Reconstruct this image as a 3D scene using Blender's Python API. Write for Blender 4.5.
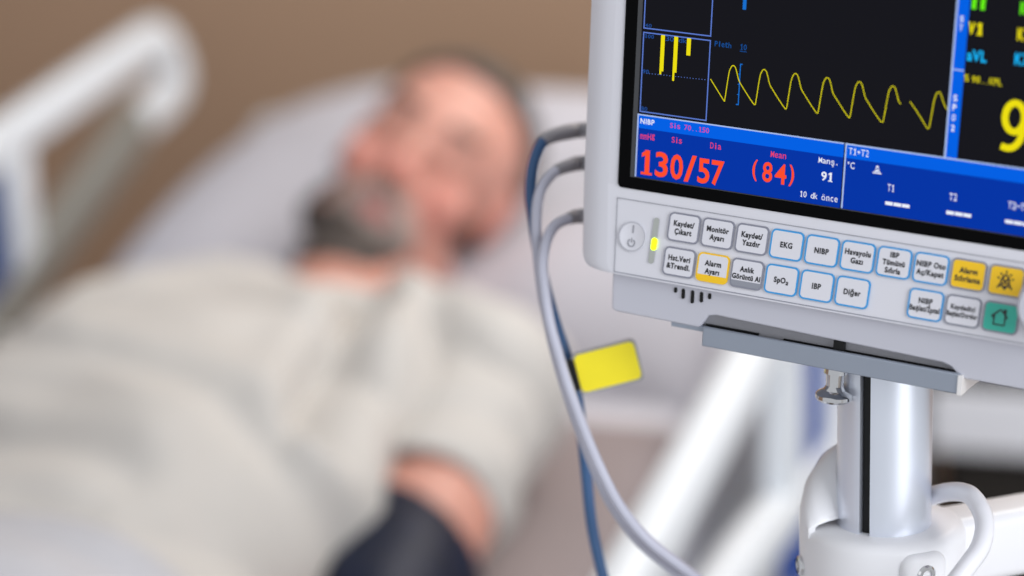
import bpy, bmesh, math, random
from mathutils import Vector, Matrix, noise
sc = bpy.context.scene
for o in list(bpy.data.objects): bpy.data.objects.remove(o)
COL = sc.collection
V = Vector
# ------------------------------------------------------------------ camera
cd = bpy.data.cameras.new('camera'); cam = bpy.data.objects.new('camera', cd); COL.objects.link(cam)
CR, CU, CF = V((.99959, -.00692, -.02777)), V((.02862, .24173, .96992)), V((0, .97032, -.24183))
m = Matrix.Identity(4)
for i in range(3):
    m[i][0], m[i][1], m[i][2] = CR[i], CU[i], -CF[i]
m[2][3] = 1.55
cam.matrix_world = m
cd.sensor_width = 36; cd.lens = 85; cd.clip_start = .05; cd.clip_end = 50
cd.dof.use_dof = True; cd.dof.focus_distance = 1.058; cd.dof.aperture_fstop = 2.8
cd.dof.aperture_blades = 9
sc.camera = cam
# ------------------------------------------------------------------ light
wd = bpy.data.worlds.new('room_daylight'); sc.world = wd; wd.use_nodes = True
bg = wd.node_tree.nodes['Background']; bg.inputs[0].default_value = (.93, .96, 1, 1); bg.inputs[1].default_value = .64
def area(name, loc, target, size, power, col):
    l = bpy.data.lights.new(name, 'AREA'); l.shape = 'RECTANGLE'; l.size, l.size_y = size; l.energy = power; l.color = col
    o = bpy.data.objects.new(name, l); COL.objects.link(o); o.location = loc
    o.rotation_euler = (V(target) - V(loc)).to_track_quat('-Z', 'Y').to_euler(); return o
area('window_light', (2.0, -1.3, 1.9), (.0, 1.5, 1.2), (1.5, 2.4), 84, (.95, .97, 1))
area('added_fill_behind', (-1.6, -1.7, 1.9), (.1, 1.3, 1.1), (2.0, 1.6), 6, (.97, .98, 1))  # unseen fill light, added to brighten the monitor front and the wall
area('ceiling_lamp', (.95, 2.3, 2.6), (-.1, 2.4, .9), (1.4, .8), 30, (1, .95, .88))
sc.view_settings.view_transform = 'Standard'; sc.view_settings.look = 'None'
sc.view_settings.exposure = 0; sc.view_settings.gamma = 1; sc.view_settings.use_curve_mapping = False
try:
    sc.cycles.max_bounces = 8
except Exception: pass
# ------------------------------------------------------------------ materials
def lin(c): return tuple(((x/255)/12.92 if x/255 <= .04045 else ((x/255+.055)/1.055)**2.4) for x in c)
MATS = {}
def mat(name, col, rough=.5, metal=0, spec=.5, var=.04, scale=30, bump=0, emit=0, coat=0, sheen=0, bscale=None, sss=0):
    if name in MATS: return MATS[name]
    mt = bpy.data.materials.new(name); mt.use_nodes = True; nt = mt.node_tree; b = nt.nodes['Principled BSDF']
    c = lin(col)
    tc = nt.nodes.new('ShaderNodeTexCoord'); nz = nt.nodes.new('ShaderNodeTexNoise'); nz.inputs['Scale'].default_value = scale
    nz.inputs['Detail'].default_value = 4
    nt.links.new(tc.outputs['Object'], nz.inputs['Vector'])
    rp = nt.nodes.new('ShaderNodeValToRGB')
    rp.color_ramp.elements[0].position = .3; rp.color_ramp.elements[1].position = .7
    rp.color_ramp.elements[0].color = tuple(x*(1-var) for x in c)+(1,); rp.color_ramp.elements[1].color = tuple(min(1, x*(1+var)) for x in c)+(1,)
    nt.links.new(nz.outputs['Fac'], rp.inputs['Fac'])
    if emit:
        b.inputs['Base Color'].default_value = (.002, .002, .002, 1)
        nt.links.new(rp.outputs['Color'], b.inputs['Emission Color']); b.inputs['Emission Strength'].default_value = emit
    else:
        nt.links.new(rp.outputs['Color'], b.inputs['Base Color'])
    b.inputs['Roughness'].default_value = rough; b.inputs['Metallic'].default_value = metal
    b.inputs['Specular IOR Level'].default_value = spec
    b.inputs['Coat Weight'].default_value = coat
    b.inputs['Sheen Weight'].default_value = sheen
    if sss:
        b.inputs['Subsurface Weight'].default_value = sss; b.inputs['Subsurface Radius'].default_value = (.02, .008, .005)
        b.inputs['Subsurface Scale'].default_value = .3
    if bump:
        n2 = nt.nodes.new('ShaderNodeTexNoise'); n2.inputs['Scale'].default_value = bscale or scale*4
        nt.links.new(tc.outputs['Object'], n2.inputs['Vector'])
        bp = nt.nodes.new('ShaderNodeBump'); bp.inputs['Strength'].default_value = bump; bp.inputs['Distance'].default_value = .002
        nt.links.new(n2.outputs['Fac'], bp.inputs['Height']); nt.links.new(bp.outputs['Normal'], b.inputs['Normal'])
    MATS[name] = mt; return mt
PLASTIC = mat('light_grey_plastic', (214, 214, 222), .42, var=.015, bump=.03, bscale=900)
PLASTIC2 = mat('grey_housing_plastic', (196, 197, 208), .5, var=.02, bump=.03, bscale=900)
BLACK = mat('black_plastic', (12, 12, 13), .4, spec=.3)
GLASS = mat('black_screen_border', (3, 3, 4), .3, spec=.06)
DARKGREY = mat('dark_grey_plastic', (62, 64, 68), .5)
PALELINE = mat('pale_print', (182, 183, 192), .5)
GREYLINE = mat('grey_print', (150, 151, 160), .5)
SCREEN = mat('screen_black', (21, 21, 27), .25, emit=1, spec=.0, var=.05)
def em(name, col, s=1.0): return mat(name, col, .4, emit=s, spec=0, var=.01)
E_BLUE, E_HDR = em('screen_blue', (2, 52, 165)), em('screen_bright_blue', (0, 96, 228))
E_WHITE, E_LINE = em('screen_white', (236, 240, 250)), em('screen_pale_line', (170, 190, 235))
E_BOX = em('screen_box_line', (92, 122, 205)); E_YEL = em('screen_yellow', (236, 222, 16)); E_WAVE = em('screen_wave_yellow', (216, 206, 20))
E_RED, E_PINK = em('screen_red', (255, 78, 44)), em('screen_pink', (214, 70, 160)); E_GRN = em('screen_green', (104, 240, 22))
E_PINK2 = em('screen_pink_red', (232, 66, 110))
E_CYAN = em('screen_cyan', (20, 185, 255)); E_TXT = em('screen_blue_text', (22, 110, 205))
E_TX2 = em('screen_faint_blue_text', (20, 78, 150)); E_DIM = em('screen_dim_blue', (30, 74, 146))
INK, RIM_GREY, RIM_BLUE = mat('black_ink', (30, 30, 36), .5), mat('grey_rim', (132, 134, 148), .5), mat('blue_rim', (52, 150, 216), .5)
KEY, YELLOW, GREEN = mat('key_white', (216, 216, 224), .4, var=.01), mat('key_yellow', (244, 196, 8), .45, var=.02), mat('key_green', (48, 176, 156), .45, var=.02)
KGREY = mat('key_grey', (140, 143, 154), .45)
METAL_GREY = mat('grey_painted_metal', (150, 158, 172), .38, metal=.35, var=.03, bump=.04, bscale=1500)
BARE = mat('bare_cast_metal', (150, 150, 156), .45, metal=.6, var=.2, scale=120, bump=.2, bscale=300)
ENDM = mat('bright_cut_metal', (232, 230, 230), .35, metal=.15)
CHROME = mat('chrome', (214, 214, 216), .1, metal=1, var=.02)
ALU = mat('anodised_aluminium', (226, 231, 242), .36, metal=.75, var=.02)
WHITE = mat('white_lacquer', (228, 228, 234), .32, var=.015)
WHITE_P = mat('white_plastic', (226, 226, 230), .4, var=.015)
RAILG = mat('grey_rail_plastic', (132, 130, 124), .5)
RAILW = mat('white_rail_plastic', (218, 223, 229), .4, var=.02)
BLUE = mat('blue_plastic', (24, 68, 150), .45)
NAVY = mat('navy_rail_plastic', (30, 62, 120), .45)
CABLE, CABLEB, BOOT = mat('grey_cable', (182, 183, 198), .45), mat('blue_cable', (48, 86, 130), .4), mat('grey_boot', (140, 138, 144), .55)
TAGY = mat('yellow_label', (248, 230, 22), .45, var=.05)
TAGD = mat('ochre_print', (216, 190, 16), .5)
CLEAR = mat('pale_sleeve', (150, 150, 156), .25)
SHEET = mat('white_sheet', (208, 206, 213), .9, var=.03, scale=8, bump=.15, bscale=600)
PILLOW = mat('lilac_white_pillowcase', (188, 186, 194), .9, var=.03, scale=8, bump=.2, bscale=500)
SHIRT = mat('cream_cotton', (192, 188, 184), .92, var=.03, scale=10, bump=.25, bscale=500, sheen=.1)
TAUPE_SHADE = mat('taupe_shade_cloth', (150, 138, 138), .95, var=.05, scale=10, bump=.2, bscale=400)  # shade on the mattress, put into the colour of an added cloth
BLANK = mat('pale_blanket', (184, 184, 190), .95, var=.05, scale=20, bump=.4, bscale=300)
SKIN = mat('skin', (202, 146, 130), .5, var=.06, scale=25, sss=.15)
SKINR = mat('reddish_skin', (206, 138, 124), .5, var=.06, scale=25, sss=.15)
LIPS = mat('lips', (186, 112, 106), .45)
HAIR = mat('dark_grey_hair', (72, 66, 62), .7, var=.3, scale=160, bump=.6, bscale=350)
BEARD = mat('dark_beard', (78, 70, 66), .75, var=.35, scale=160, bump=.6, bscale=350)
GREYB = mat('grizzled_beard', (166, 150, 142), .75, var=.25, scale=160, bump=.6, bscale=350)
CUFF = mat('navy_nylon', (10, 20, 44), .5, spec=.3, var=.5, scale=60, bump=.5, bscale=250)
WALL = mat('brown_wall', (170, 140, 116), .7, var=.03, scale=3)
FLOOR = mat('vinyl_floor', (120, 112, 104), .5, var=.08, scale=4)
CABW = mat('dark_walnut', (26, 20, 15), .5, var=.2, scale=12)
DKWOOD = mat('dark_baseboard', (84, 66, 52), .5)
STEEL = mat('bed_steel', (190, 194, 200), .4, metal=.3)
RUBBER = mat('dark_rubber', (40, 40, 42), .7)
LED = mat('led_green', (210, 255, 0), .4, emit=3.0, var=.02)
LEDSTRIP = mat('led_window', (168, 172, 168), .3)
# ------------------------------------------------------------------ mesh builder
def rrect(x0, x1, y0, y1, r, n=6):
    out = []
    for cx, cy, a0 in ((x1-r, y1-r, 0), (x0+r, y1-r, 90), (x0+r, y0+r, 180), (x1-r, y0+r, 270)):
        for i in range(n+1):
            a = math.radians(a0+90*i/n); out.append((cx+r*math.cos(a), cy+r*math.sin(a)))
    return out
class MB:
    def __init__(s): s.v, s.f, s.m, s.mats = [], [], [], []
    def mi(s, mt):
        if mt not in s.mats: s.mats.append(mt)
        return s.mats.index(mt)
    def add(s, vs, fs, mt):
        b = len(s.v); s.v += [tuple(q) for q in vs]; k = s.mi(mt)
        for f in fs: s.f.append(tuple(b+i for i in f)); s.m.append(k)
    def poly(s, vs, mt): s.add(vs, [tuple(range(len(vs)))], mt)
    def loft(s, rings, mt, c0=True, c1=True, closed=True):
        n = len(rings[0]); vs = [q for r in rings for q in r]; fs = []
        for k in range(len(rings)-1):
            for i in range(n if closed else n-1):
                j = (i+1) % n; fs.append((k*n+i, k*n+j, (k+1)*n+j, (k+1)*n+i))
        if c0: fs.append(tuple(range(n))[::-1])
        if c1: fs.append(tuple((len(rings)-1)*n+i for i in range(n)))
        s.add(vs, fs, mt)
    def strip(s, a, b, mt, closed=True):   # ring between two loops
        n = len(a); s.add(list(a)+list(b), [(i, (i+1) % n, n+(i+1) % n, n+i) for i in range(n if closed else n-1)], mt)
    def box(s, x0, x1, y0, y1, z0, z1, mt, bv=0):
        if bv:
            b = bv
            pr = rrect(x0, x1, z0, z1, min(b*1.5, (x1-x0)/2.01, (z1-z0)/2.01), 4); pi = rrect(x0+b*.5, x1-b*.5, z0+b*.5, z1-b*.5, min(b, (x1-x0-b)/2.01, (z1-z0-b)/2.01), 4)
            s.loft([[(x, y0, z) for x, z in pi], [(x, y0+b*.5, z) for x, z in pr], [(x, y1-b*.5, z) for x, z in pr], [(x, y1, z) for x, z in pi]][::-1], mt)
            return
        vs = [(x, y, z) for x in (x0, x1) for y in (y0, y1) for z in (z0, z1)]
        s.add(vs, [(0, 1, 3, 2), (4, 6, 7, 5), (0, 4, 5, 1), (2, 3, 7, 6), (0, 2, 6, 4), (1, 5, 7, 3)], mt)
    def tube(s, pts, r, mt, n=12, sx=1, caps=True):
        pts = [V(q) for q in pts]; rs = r if isinstance(r, (list, tuple)) else [r]*len(pts)
        t0 = (pts[1]-pts[0]).normalized(); up = V((0, 0, 1)) if abs(t0.z) < .9 else V((1, 0, 0))
        nx = t0.cross(up).normalized(); rings = []
        for i, q in enumerate(pts):
            t = (pts[min(i+1, len(pts)-1)]-pts[max(i-1, 0)]).normalized()
            nx = (nx-t*nx.dot(t)).normalized(); ny = t.cross(nx)
            rings.append([q+nx*math.cos(2*math.pi*k/n)*rs[i]*sx+ny*math.sin(2*math.pi*k/n)*rs[i] for k in range(n)])
        s.loft(rings, mt, caps, caps)
    def lathe(s, prof, c, mt, axis=V((0, 0, 1)), n=32):   # prof: (r, h)
        ax = V(axis).normalized(); q = ax.to_track_quat('Z', 'Y'); c = V(c)
        s.loft([[c+q @ V((r*math.cos(2*math.pi*k/n), r*math.sin(2*math.pi*k/n), h)) for k in range(n)] for r, h in prof], mt)
    def build(s, name, parent=None, bevel=0, angle=35, seg=2):
        me = bpy.data.meshes.new(name); me.from_pydata([tuple(q) for q in s.v], [], s.f)
        for mt in s.mats: me.materials.append(mt)
        me.polygons.foreach_set('material_index', s.m)
        finish(me, angle)
        o = bpy.data.objects.new(name, me); COL.objects.link(o); o.parent = parent
        if bevel:
            b = o.modifiers.new('bevel', 'BEVEL'); b.width = bevel; b.segments = seg; b.limit_method = 'ANGLE'; b.angle_limit = math.radians(40)
        return o
def finish(me, angle=35):
    me.update(); me.polygons.foreach_set('use_smooth', [True]*len(me.polygons))
    me.set_sharp_from_angle(angle=math.radians(angle))
def thing(name, label, cat, group=None, mw=None):
    o = bpy.data.objects.new(name, None); COL.objects.link(o); tag(o, label, cat, group)
    o.empty_display_size = .05
    if mw is not None: o.matrix_world = mw
    return o
def tag(o, label, cat, group=None, kind=None):
    o['label'] = label; o['category'] = cat
    if group: o['group'] = group
    if kind: o['kind'] = kind
    return o
def spline(pts, k=6):      # Catmull-Rom
    pts = [V(q) for q in pts]; out = []
    for i in range(len(pts)-1):
        a, b, c, d = pts[max(i-1, 0)], pts[i], pts[i+1], pts[min(i+2, len(pts)-1)]
        for j in range(k):
            t = j/k; out.append(.5*((2*b)+(c-a)*t+(2*a-5*b+4*c-d)*t*t+(3*b-a-3*c+d)*t**3))
    out.append(pts[-1]); return out
# lettering: glyph outlines, fitted into a box of the plane
def glyphs(txt, bold=0, space=1.12):
    cu = bpy.data.curves.new('t', 'FONT'); cu.body = txt; cu.size = 1; cu.offset = bold; cu.resolution_u = 3; cu.space_character = space
    o = bpy.data.objects.new('t', cu); COL.objects.link(o)
    dg = bpy.context.evaluated_depsgraph_get(); e = o.evaluated_get(dg); me = e.to_mesh()
    vs = [(q.co.x, q.co.y) for q in me.vertices]; fs = [tuple(p.vertices) for p in me.polygons]
    e.to_mesh_clear(); bpy.data.objects.remove(o); bpy.data.curves.remove(cu); return vs, fs
def text(mb, txt, x0, x1, y0, y1, fn, mt, bold=.0):
    if txt == '1':                                                   # a screen-font one: flag, stem, foot
        g = lambda x, y: fn(x0+(x1-x0)*x, y0+(y1-y0)*y); w = .14+bold*3
        for P_ in ([(.55-w, 0), (.55+w, 0), (.55+w, 1), (.55-w, 1)], [(.02, 0), (1, 0), (1, .055+bold*2), (.02, .055+bold*2)], [(.06, .70), (.55-w+.02, .80-bold), (.55+w, 1), (.50, 1), (.06, .84+bold*.8)]): mb.poly([g(*q) for q in P_], mt)
        return
    vs, fs = glyphs(txt, bold)
    if not vs: return
    ax, bx = min(q[0] for q in vs), max(q[0] for q in vs); ay, by = min(q[1] for q in vs), max(q[1] for q in vs)
    w, h = max(bx-ax, 1e-6), max(by-ay, 1e-6)
    mb.add([fn(x0+(x-ax)/w*(x1-x0), y0+(y-ay)/h*(y1-y0)) for x, y in vs], fs, mt)
def mono(mb, txt, x0, x1, y0, y1, fn, mt, bold=.0, gap=.14):   # one character per cell, screen-font style
    n = len(txt); cw = (x1-x0)/(n-gap)
    for i, ch in enumerate(txt):
        if ch == ' ': continue
        a = x0+i*cw; b = a+cw*(1-gap)
        lo, hi = y0, y1
        if ch == '.': a, b, hi = a+cw*.3, a+cw*.52, y0+(y1-y0)*.16
        elif ch in 'Iil' and n >= 3: a, b = a+cw*.26, a+cw*.58
        elif ch == '-': lo, hi = y0+(y1-y0)*.42, y0+(y1-y0)*.58
        elif ch == '+' : lo, hi = y0+(y1-y0)*.25, y0+(y1-y0)*.75
        elif ch == '1': a, b = a+cw*.06, a+cw*.8
        elif ch == '\u00b0': lo, b = y0+(y1-y0)*.55, a+cw*.5
        elif ch in 'aesnmcruo\u015f' : hi = y0+(y1-y0)*.76
        text(mb, ch, a, b, lo, hi, fn, mt, bold)
def polyline(mb, pts, w, fn, mt):
    P = [V((x, y)) for x, y in pts]; L, Rr = [], []
    for i, q in enumerate(P):
        t = (P[min(i+1, len(P)-1)]-P[max(i-1, 0)]).normalized(); nrm = V((-t.y, t.x))
        L.append(fn(*(q+nrm*w/2))); Rr.append(fn(*(q-nrm*w/2)))
    n = len(P); mb.add(L+Rr, [(n+i, n+i+1, i+1, i) for i in range(n-1)], mt)
def quad(mb, x0, x1, y0, y1, fn, mt): mb.poly([fn(x0, y0), fn(x1, y0), fn(x1, y1), fn(x0, y1)], mt)
def frame(mb, x0, x1, y0, y1, w, fn, mt):
    for a in ((x0, x1, y0, y0+w), (x0, x1, y1-w, y1), (x0, x0+w, y0, y1), (x1-w, x1, y0, y1)): quad(mb, *a, fn, mt)
def remesh(parts, voxel, smooth=6, name='m'):   # fuse closed pieces into one continuous surface
    me = bpy.data.meshes.new(name); me.from_pydata([tuple(q) for q in parts.v], [], parts.f)
    o = bpy.data.objects.new(name, me); COL.objects.link(o)
    r = o.modifiers.new('r', 'REMESH'); r.mode = 'VOXEL'; r.voxel_size = voxel
    if smooth:
        sm = o.modifiers.new('s', 'SMOOTH'); sm.factor = .5; sm.iterations = smooth
    dg = bpy.context.evaluated_depsgraph_get(); e = o.evaluated_get(dg)
    out = bpy.data.meshes.new_from_object(e); bpy.data.objects.remove(o); return out
def ball(mb, c, r, rot=None, n=20):
    if not isinstance(r, (tuple, list)): r = (r, r, r)
    c = V(c); rings = []
    for i in range(1, n):
        a = math.pi*i/n
        ring = []
        for k in range(2*n):
            b = math.pi*k/n; q = V((math.sin(a)*math.cos(b)*r[0], math.sin(a)*math.sin(b)*r[1], math.cos(a)*r[2]))
            ring.append(c+(rot @ q if rot else q))
        rings.append(ring)
    mb.loft(rings[::-1], SKIN)
def limb(mb, pts, rs, n=16, sx=1):
    pts = [V(q) for q in pts]
    t0 = (pts[0]-pts[1]).normalized(); t1 = (pts[-1]-pts[-2]).normalized()
    P, Rr = [], []
    for a in (80, 50, 20): P.append(pts[0]+t0*rs[0]*math.sin(math.radians(a))); Rr.append(rs[0]*math.cos(math.radians(a)))
    P += pts; Rr += list(rs)
    for a in (20, 50, 80): P.append(pts[-1]+t1*rs[-1]*math.sin(math.radians(a))); Rr.append(rs[-1]*math.cos(math.radians(a)))
    mb.tube(P, Rr, SKIN, n, sx)
def obj(name, me, parent=None, mats=()):
    for mt in mats: me.materials.append(mt)
    finish(me, 60)
    o = bpy.data.objects.new(name, me); COL.objects.link(o); o.parent = parent; return o
# ------------------------------------------------------------------ the bed's own frame: v across (to the patient's left), u to the head, h above mattress
BU, BV = V((.32557, .94552, 0)), V((.94552, -.32557, 0))
BEDM = Matrix(((BV.x, BU.x, 0, 0), (BV.y, BU.y, 0, 0), (0, 0, 1, 0), (0, 0, 0, 1)))   # local (v,u,z)
HINGE, ZM, SL = 1.35, .75, .20
def mtop(u): return ZM+SL*max(0, u-HINGE)
def B(v, u, h): return V((v, u, mtop(u)+h))
# ================================================================== THE ROOM
def struct(name, mb, **k):
    o = mb.build(name, **k); o['kind'] = 'structure'; return o
fl = MB(); fl.box(-3.4, 2.6, -.6, 3.3, -.1, 0, FLOOR); f = struct('floor', fl); f.matrix_world = BEDM
wl = MB(); wl.box(-3.4, 2.6, 3.2, 3.3, 0, 2.8, WALL); f = struct('wall_back', wl); f.matrix_world = BEDM
wl = MB(); wl.box(-3.5, -3.4, -.6, 3.3, 0, 2.8, WALL); f = struct('wall_left', wl); f.matrix_world = BEDM
bb = MB(); bb.box(-3.4, 2.6, 3.18, 3.2, 0, .1, DKWOOD); f = struct('baseboard_back', bb, bevel=.003); f.matrix_world = BEDM
# ================================================================== THE BED
bed = thing('hospital_bed', 'white adjustable hospital bed with raised side rails that the man lies in', 'bed', mw=BEDM)
d = MB()
for sv in (-1.28, -.48): d.box(sv-.025, sv+.025, .5, 2.78, .40, .46, STEEL)
for uu in (.6, 1.3, 2.0, 2.65): d.box(-1.28, -.48, uu-.03, uu+.03, .40, .45, STEEL)
d.build('bed_frame', bed, .004)
d = MB(); prof = [(.52, 0), (1.35, 0), (2.76, 1.41*SL)]
d.loft([[(v, u, ZM-.19+z+q) for v in (-1.29, -.47) for q in ((0, .04) if v < -1 else (.04, 0))] for u, z in prof], STEEL)
d.build('mattress_deck', bed)
for sv in (-1.24, -.52):
    for uu in (.62, 2.6):
        d = MB(); d.box(sv-.025, sv+.025, uu-.025, uu+.025, .10, .42, STEEL); l = d.build('leg', bed, .004)
        c = MB(); c.lathe([(.02, -.014), (.05, -.014), (.05, .014), (.02, .014)], (sv, uu, .05), RUBBER, (1, 0, 0), 20); c.build('caster', l)
d = MB(); d.box(-1.32, -.44, 2.80, 2.84, .34, 1.02, RAILW, .02); d.build('headboard', bed)
for sv in (-1.1, -.66):
    d = MB(); d.box(sv-.03, sv+.03, 2.70, 2.84, .55, .74, STEEL); d.build('lift_arm', bed, .005)
def rail(v, side, label):
    # a frame of two parallel beams, sloping with the backrest, with two openings and a blue panel between them
    def top(u): return .984+.16*(u-1.50)-(.02 if side < 0 else 0)
    r = MB(); TH = .030; WD = .017; GAP = RG
    def beam(pts, hh, r=r, mt_=RAILW):
        P = spline(pts, 5); rings = []
        for i, q in enumerate(P):
            t = (P[min(i+1, len(P)-1)]-P[max(i-1, 0)]).normalized(); nn = V((0, -t.z, t.y))
            if nn.length < 1e-6: nn = V((0, 0, 1))
            nn.normalize()
            rings.append([q+V((1, 0, 0))*a+nn*b for a, b in rrect(-WD, WD, -hh, hh, .014, 4)])
        r.loft(rings, mt_)
    ue = 2.665
    zt = top
    loop = [(v, 1.05, zt(1.05)-.05), (v, 1.10, zt(1.10)-.015), (v, 1.2, zt(1.2)), (v, 1.6, zt(1.6)), (v, 2.0, zt(2.0)), (v, 2.4, zt(2.4)), (v, ue-.08, zt(ue-.08)), (v, ue-.02, zt(ue)-.01), (v, ue+.015, zt(ue)-.045), (v, ue+.015, zt(ue)-.07), (v, ue-.02, zt(ue)-.085), (v, ue-.09, zt(ue-.09)-.085),
            (v, 2.49, 1.012), (v, 2.36, .958), (v, 2.22, .900), (v, 2.08, .868), (v, 1.9, .868), (v, 1.7, .876), (v, 1.4, .872), (v, 1.15, .86), (v, 1.06, zt(1.06)-.09), (v, 1.05, zt(1.05)-.05)]
    if side > 0: beam(loop, .024)
    else: beam(loop[:12], .025)
    o = r.build('side_rail', bed); o['label'] = label
    if side < 0: lb = MB(); beam(loop[11:], .030, lb, RAILG); q = lb.build('lower_bar', o); q['label'] = 'grey lower bar'
    for u0 in (1.905, 2.28):
        p = MB(); p.box(v-.014, v+.014, u0-.026, u0+.026, .87 if u0 < 2.1 else .92, zt(u0), RAILW, .008); p.build('rail_post', o)
    p = MB(); uu0, uu1 = 1.932, 2.25
    rings = []
    for a in (-.010, .010):
        rings.append([(v+a, u, z) for u, z in ((uu0, zt(uu0)-.03), (uu1, zt(uu1)-.03), (uu1, zt(uu1)-.27), (uu0, zt(uu0)-.27))])
    p.loft(rings, NAVY if side < 0 else BLUE); q = p.build('rail_panel', o, .004); q['label'] = 'blue control panel'
    p = MB(); p.box(v-.014, v+.014, 2.04, 2.18, .80, zt(2.1)-.035, RAILW, .008); p.build('panel_cover', o)
    for u0 in (1.5, 2.15):
        p = MB(); vi = v-side*.045
        p.tube([(v, u0, .87), (vi, u0, .78), (vi, u0, .60)], .016, STEEL, 10); p.build('rail_arm', o)
RG = .125
rail(-1.36, -1, 'side rail on the far side'); rail(-.42, 1, 'side rail on the near side')
# mattress
mt_ = MB(); us = [.56, .58]+[.65+i*.05 for i in range(42)]
us = [u for u in us if u < 2.72]+[2.74, 2.76]; rings = []
for i, u in enumerate(us):
    e = .02 if i in (0, len(us)-1) else 0
    rings.append([(v, u, mtop(u)-.15+z+.0) for v, z in rrect(-1.28+e, -.53-e, 0+e, .15-e, .045-e, 6)])
mt_.loft(rings, SHEET); me_o = mt_.build('mattress', None, angle=50); me_o.matrix_world = BEDM
tag(me_o, 'mattress in a white fitted sheet under the man', 'mattress')
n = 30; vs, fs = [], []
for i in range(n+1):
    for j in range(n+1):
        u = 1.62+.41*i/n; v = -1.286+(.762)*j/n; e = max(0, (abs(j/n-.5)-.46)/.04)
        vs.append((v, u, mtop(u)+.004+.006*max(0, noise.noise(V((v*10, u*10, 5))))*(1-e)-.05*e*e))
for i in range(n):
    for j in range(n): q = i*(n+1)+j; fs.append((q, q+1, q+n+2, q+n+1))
mb = MB(); mb.add(vs, fs, TAUPE_SHADE); do = mb.build('shade_cloth', None, angle=80); do.matrix_world = BEDM; sd = do.modifiers.new('thickness', 'SOLIDIFY'); sd.thickness = .003; sd.offset = 1  # taupe cloth added to stand in for shade on the mattress
tag(do, 'added taupe cloth standing in for shade on the mattress below the pillow', 'sheet')
# pillow
def pillow():
    n = 44; g = [[None]*n for _ in range(n)]; vs, fs = [], []
    for sgn in (1, -1):
        for i in range(n):
            for j in range(n):
                a, b = -1+2*i/(n-1), -1+2*j/(n-1)
                e = max(0, (1-abs(a)**3.2))**.5*max(0, (1-abs(b)**3.2))**.5
                v = -.855+a*.365*(1-.05*b*b); u = 2.36+b*.25*(1-.06*a*a)
                dent = math.exp(-((v+.85)/.16)**2-((u-2.24)/.17)**2)
                fold = noise.noise(V((v*7, u*7, 3)))*.012+noise.noise(V((v*16+u*6, u*9, 1)))*.005
                h = .014 + .046*e + (e*(.074-.040*dent)+fold*e if sgn > 0 else -e*.054)
                v, u = -.885+(v+.885)*.99+(u-2.36)*.14, u-(v+.885)*.14
                vs.append((v, u, mtop(u)+h+.02*b))
    for s in range(2):
        for i in range(n-1):
            for j in range(n-1):
                q = [s*n*n+i*n+j, s*n*n+(i+1)*n+j, s*n*n+(i+1)*n+j+1, s*n*n+i*n+j+1]
                fs.append(tuple(q if s == 0 else q[::-1]))
    mb = MB(); mb.add(vs, fs, PILLOW); o = mb.build('pillow', None, angle=80)
    bm = bmesh.new(); bm.from_mesh(o.data); bmesh.ops.remove_doubles(bm, verts=bm.verts, dist=.0005); bm.to_mesh(o.data); bm.free(); finish(o.data, 80)
    o.matrix_world = BEDM; return o
tag(pillow(), 'large pillow in a pale lilac white case under the man\'s head', 'pillow')
# ================================================================== THE PATIENT
man = thing('person', 'man with dark beard lying on his back in a cream shirt, head on the pillow', 'person', mw=BEDM)
HC = V((-.846, 2.204, 1.075)); HS = 1.04                                            # head centre, size
crown, face, left = V((.4435, .4651, .7662)), V((.1887, -.8841, .4274)), V((.8762, -.0449, -.4798))                      # head turned to his right, chin down
HR = Matrix((left, face, crown)).transposed()
def Hd(x, y, z): return HC+HR @ V((x, y, z))*HS
def hb(mb, c, r, tilt=0): ball(mb, Hd(*c), tuple(k*HS for k in r), HR @ Matrix.Rotation(math.radians(tilt), 3, 'X'), 16)
b = MB()
hb(b, (0, -.010, .035), (.077, .096, .088)); hb(b, (0, .030, .030), (.066, .060, .066)); hb(b, (0, .042, -.045), (.058, .050, .068)); hb(b, (0, .048, -.098), (.036, .036, .026))
hb(b, (0, .074, .042), (.052, .020, .014))                                   # brow ridge
for s in (-1, 1):
    hb(b, (s*.042, .062, -.020), (.026, .026, .024)); hb(b, (s*.032, .076, .018), (.015, .013, .012)); hb(b, (s*.058, .018, -.075), (.016, .034, .024))
    hb(b, (s*.077, -.006, .005), (.008, .018, .030)); hb(b, (s*.082, -.014, .012), (.006, .014, .022)); hb(b, (s*.078, .000, -.020), (.006, .010, .011))
    hb(b, (s*.013, .102, -.022), (.011, .012, .010))
limb(b, [Hd(0, .084, .035), Hd(0, .098, .008), Hd(0, .112, -.016)], [.009, .011, .013], 12)   # nose
hb(b, (0, .090, -.052), (.024, .012, .008)); hb(b, (0, .087, -.066), (.020, .012, .009))          # lips
NB = B(-.862, 1.985, .100)
limb(b, [Hd(0, -.020, -.05), Hd(0, -.012, -.10), NB, B(-.88, 1.90, .08)], [.060, .058, .062, .058], 20)     # neck
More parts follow.
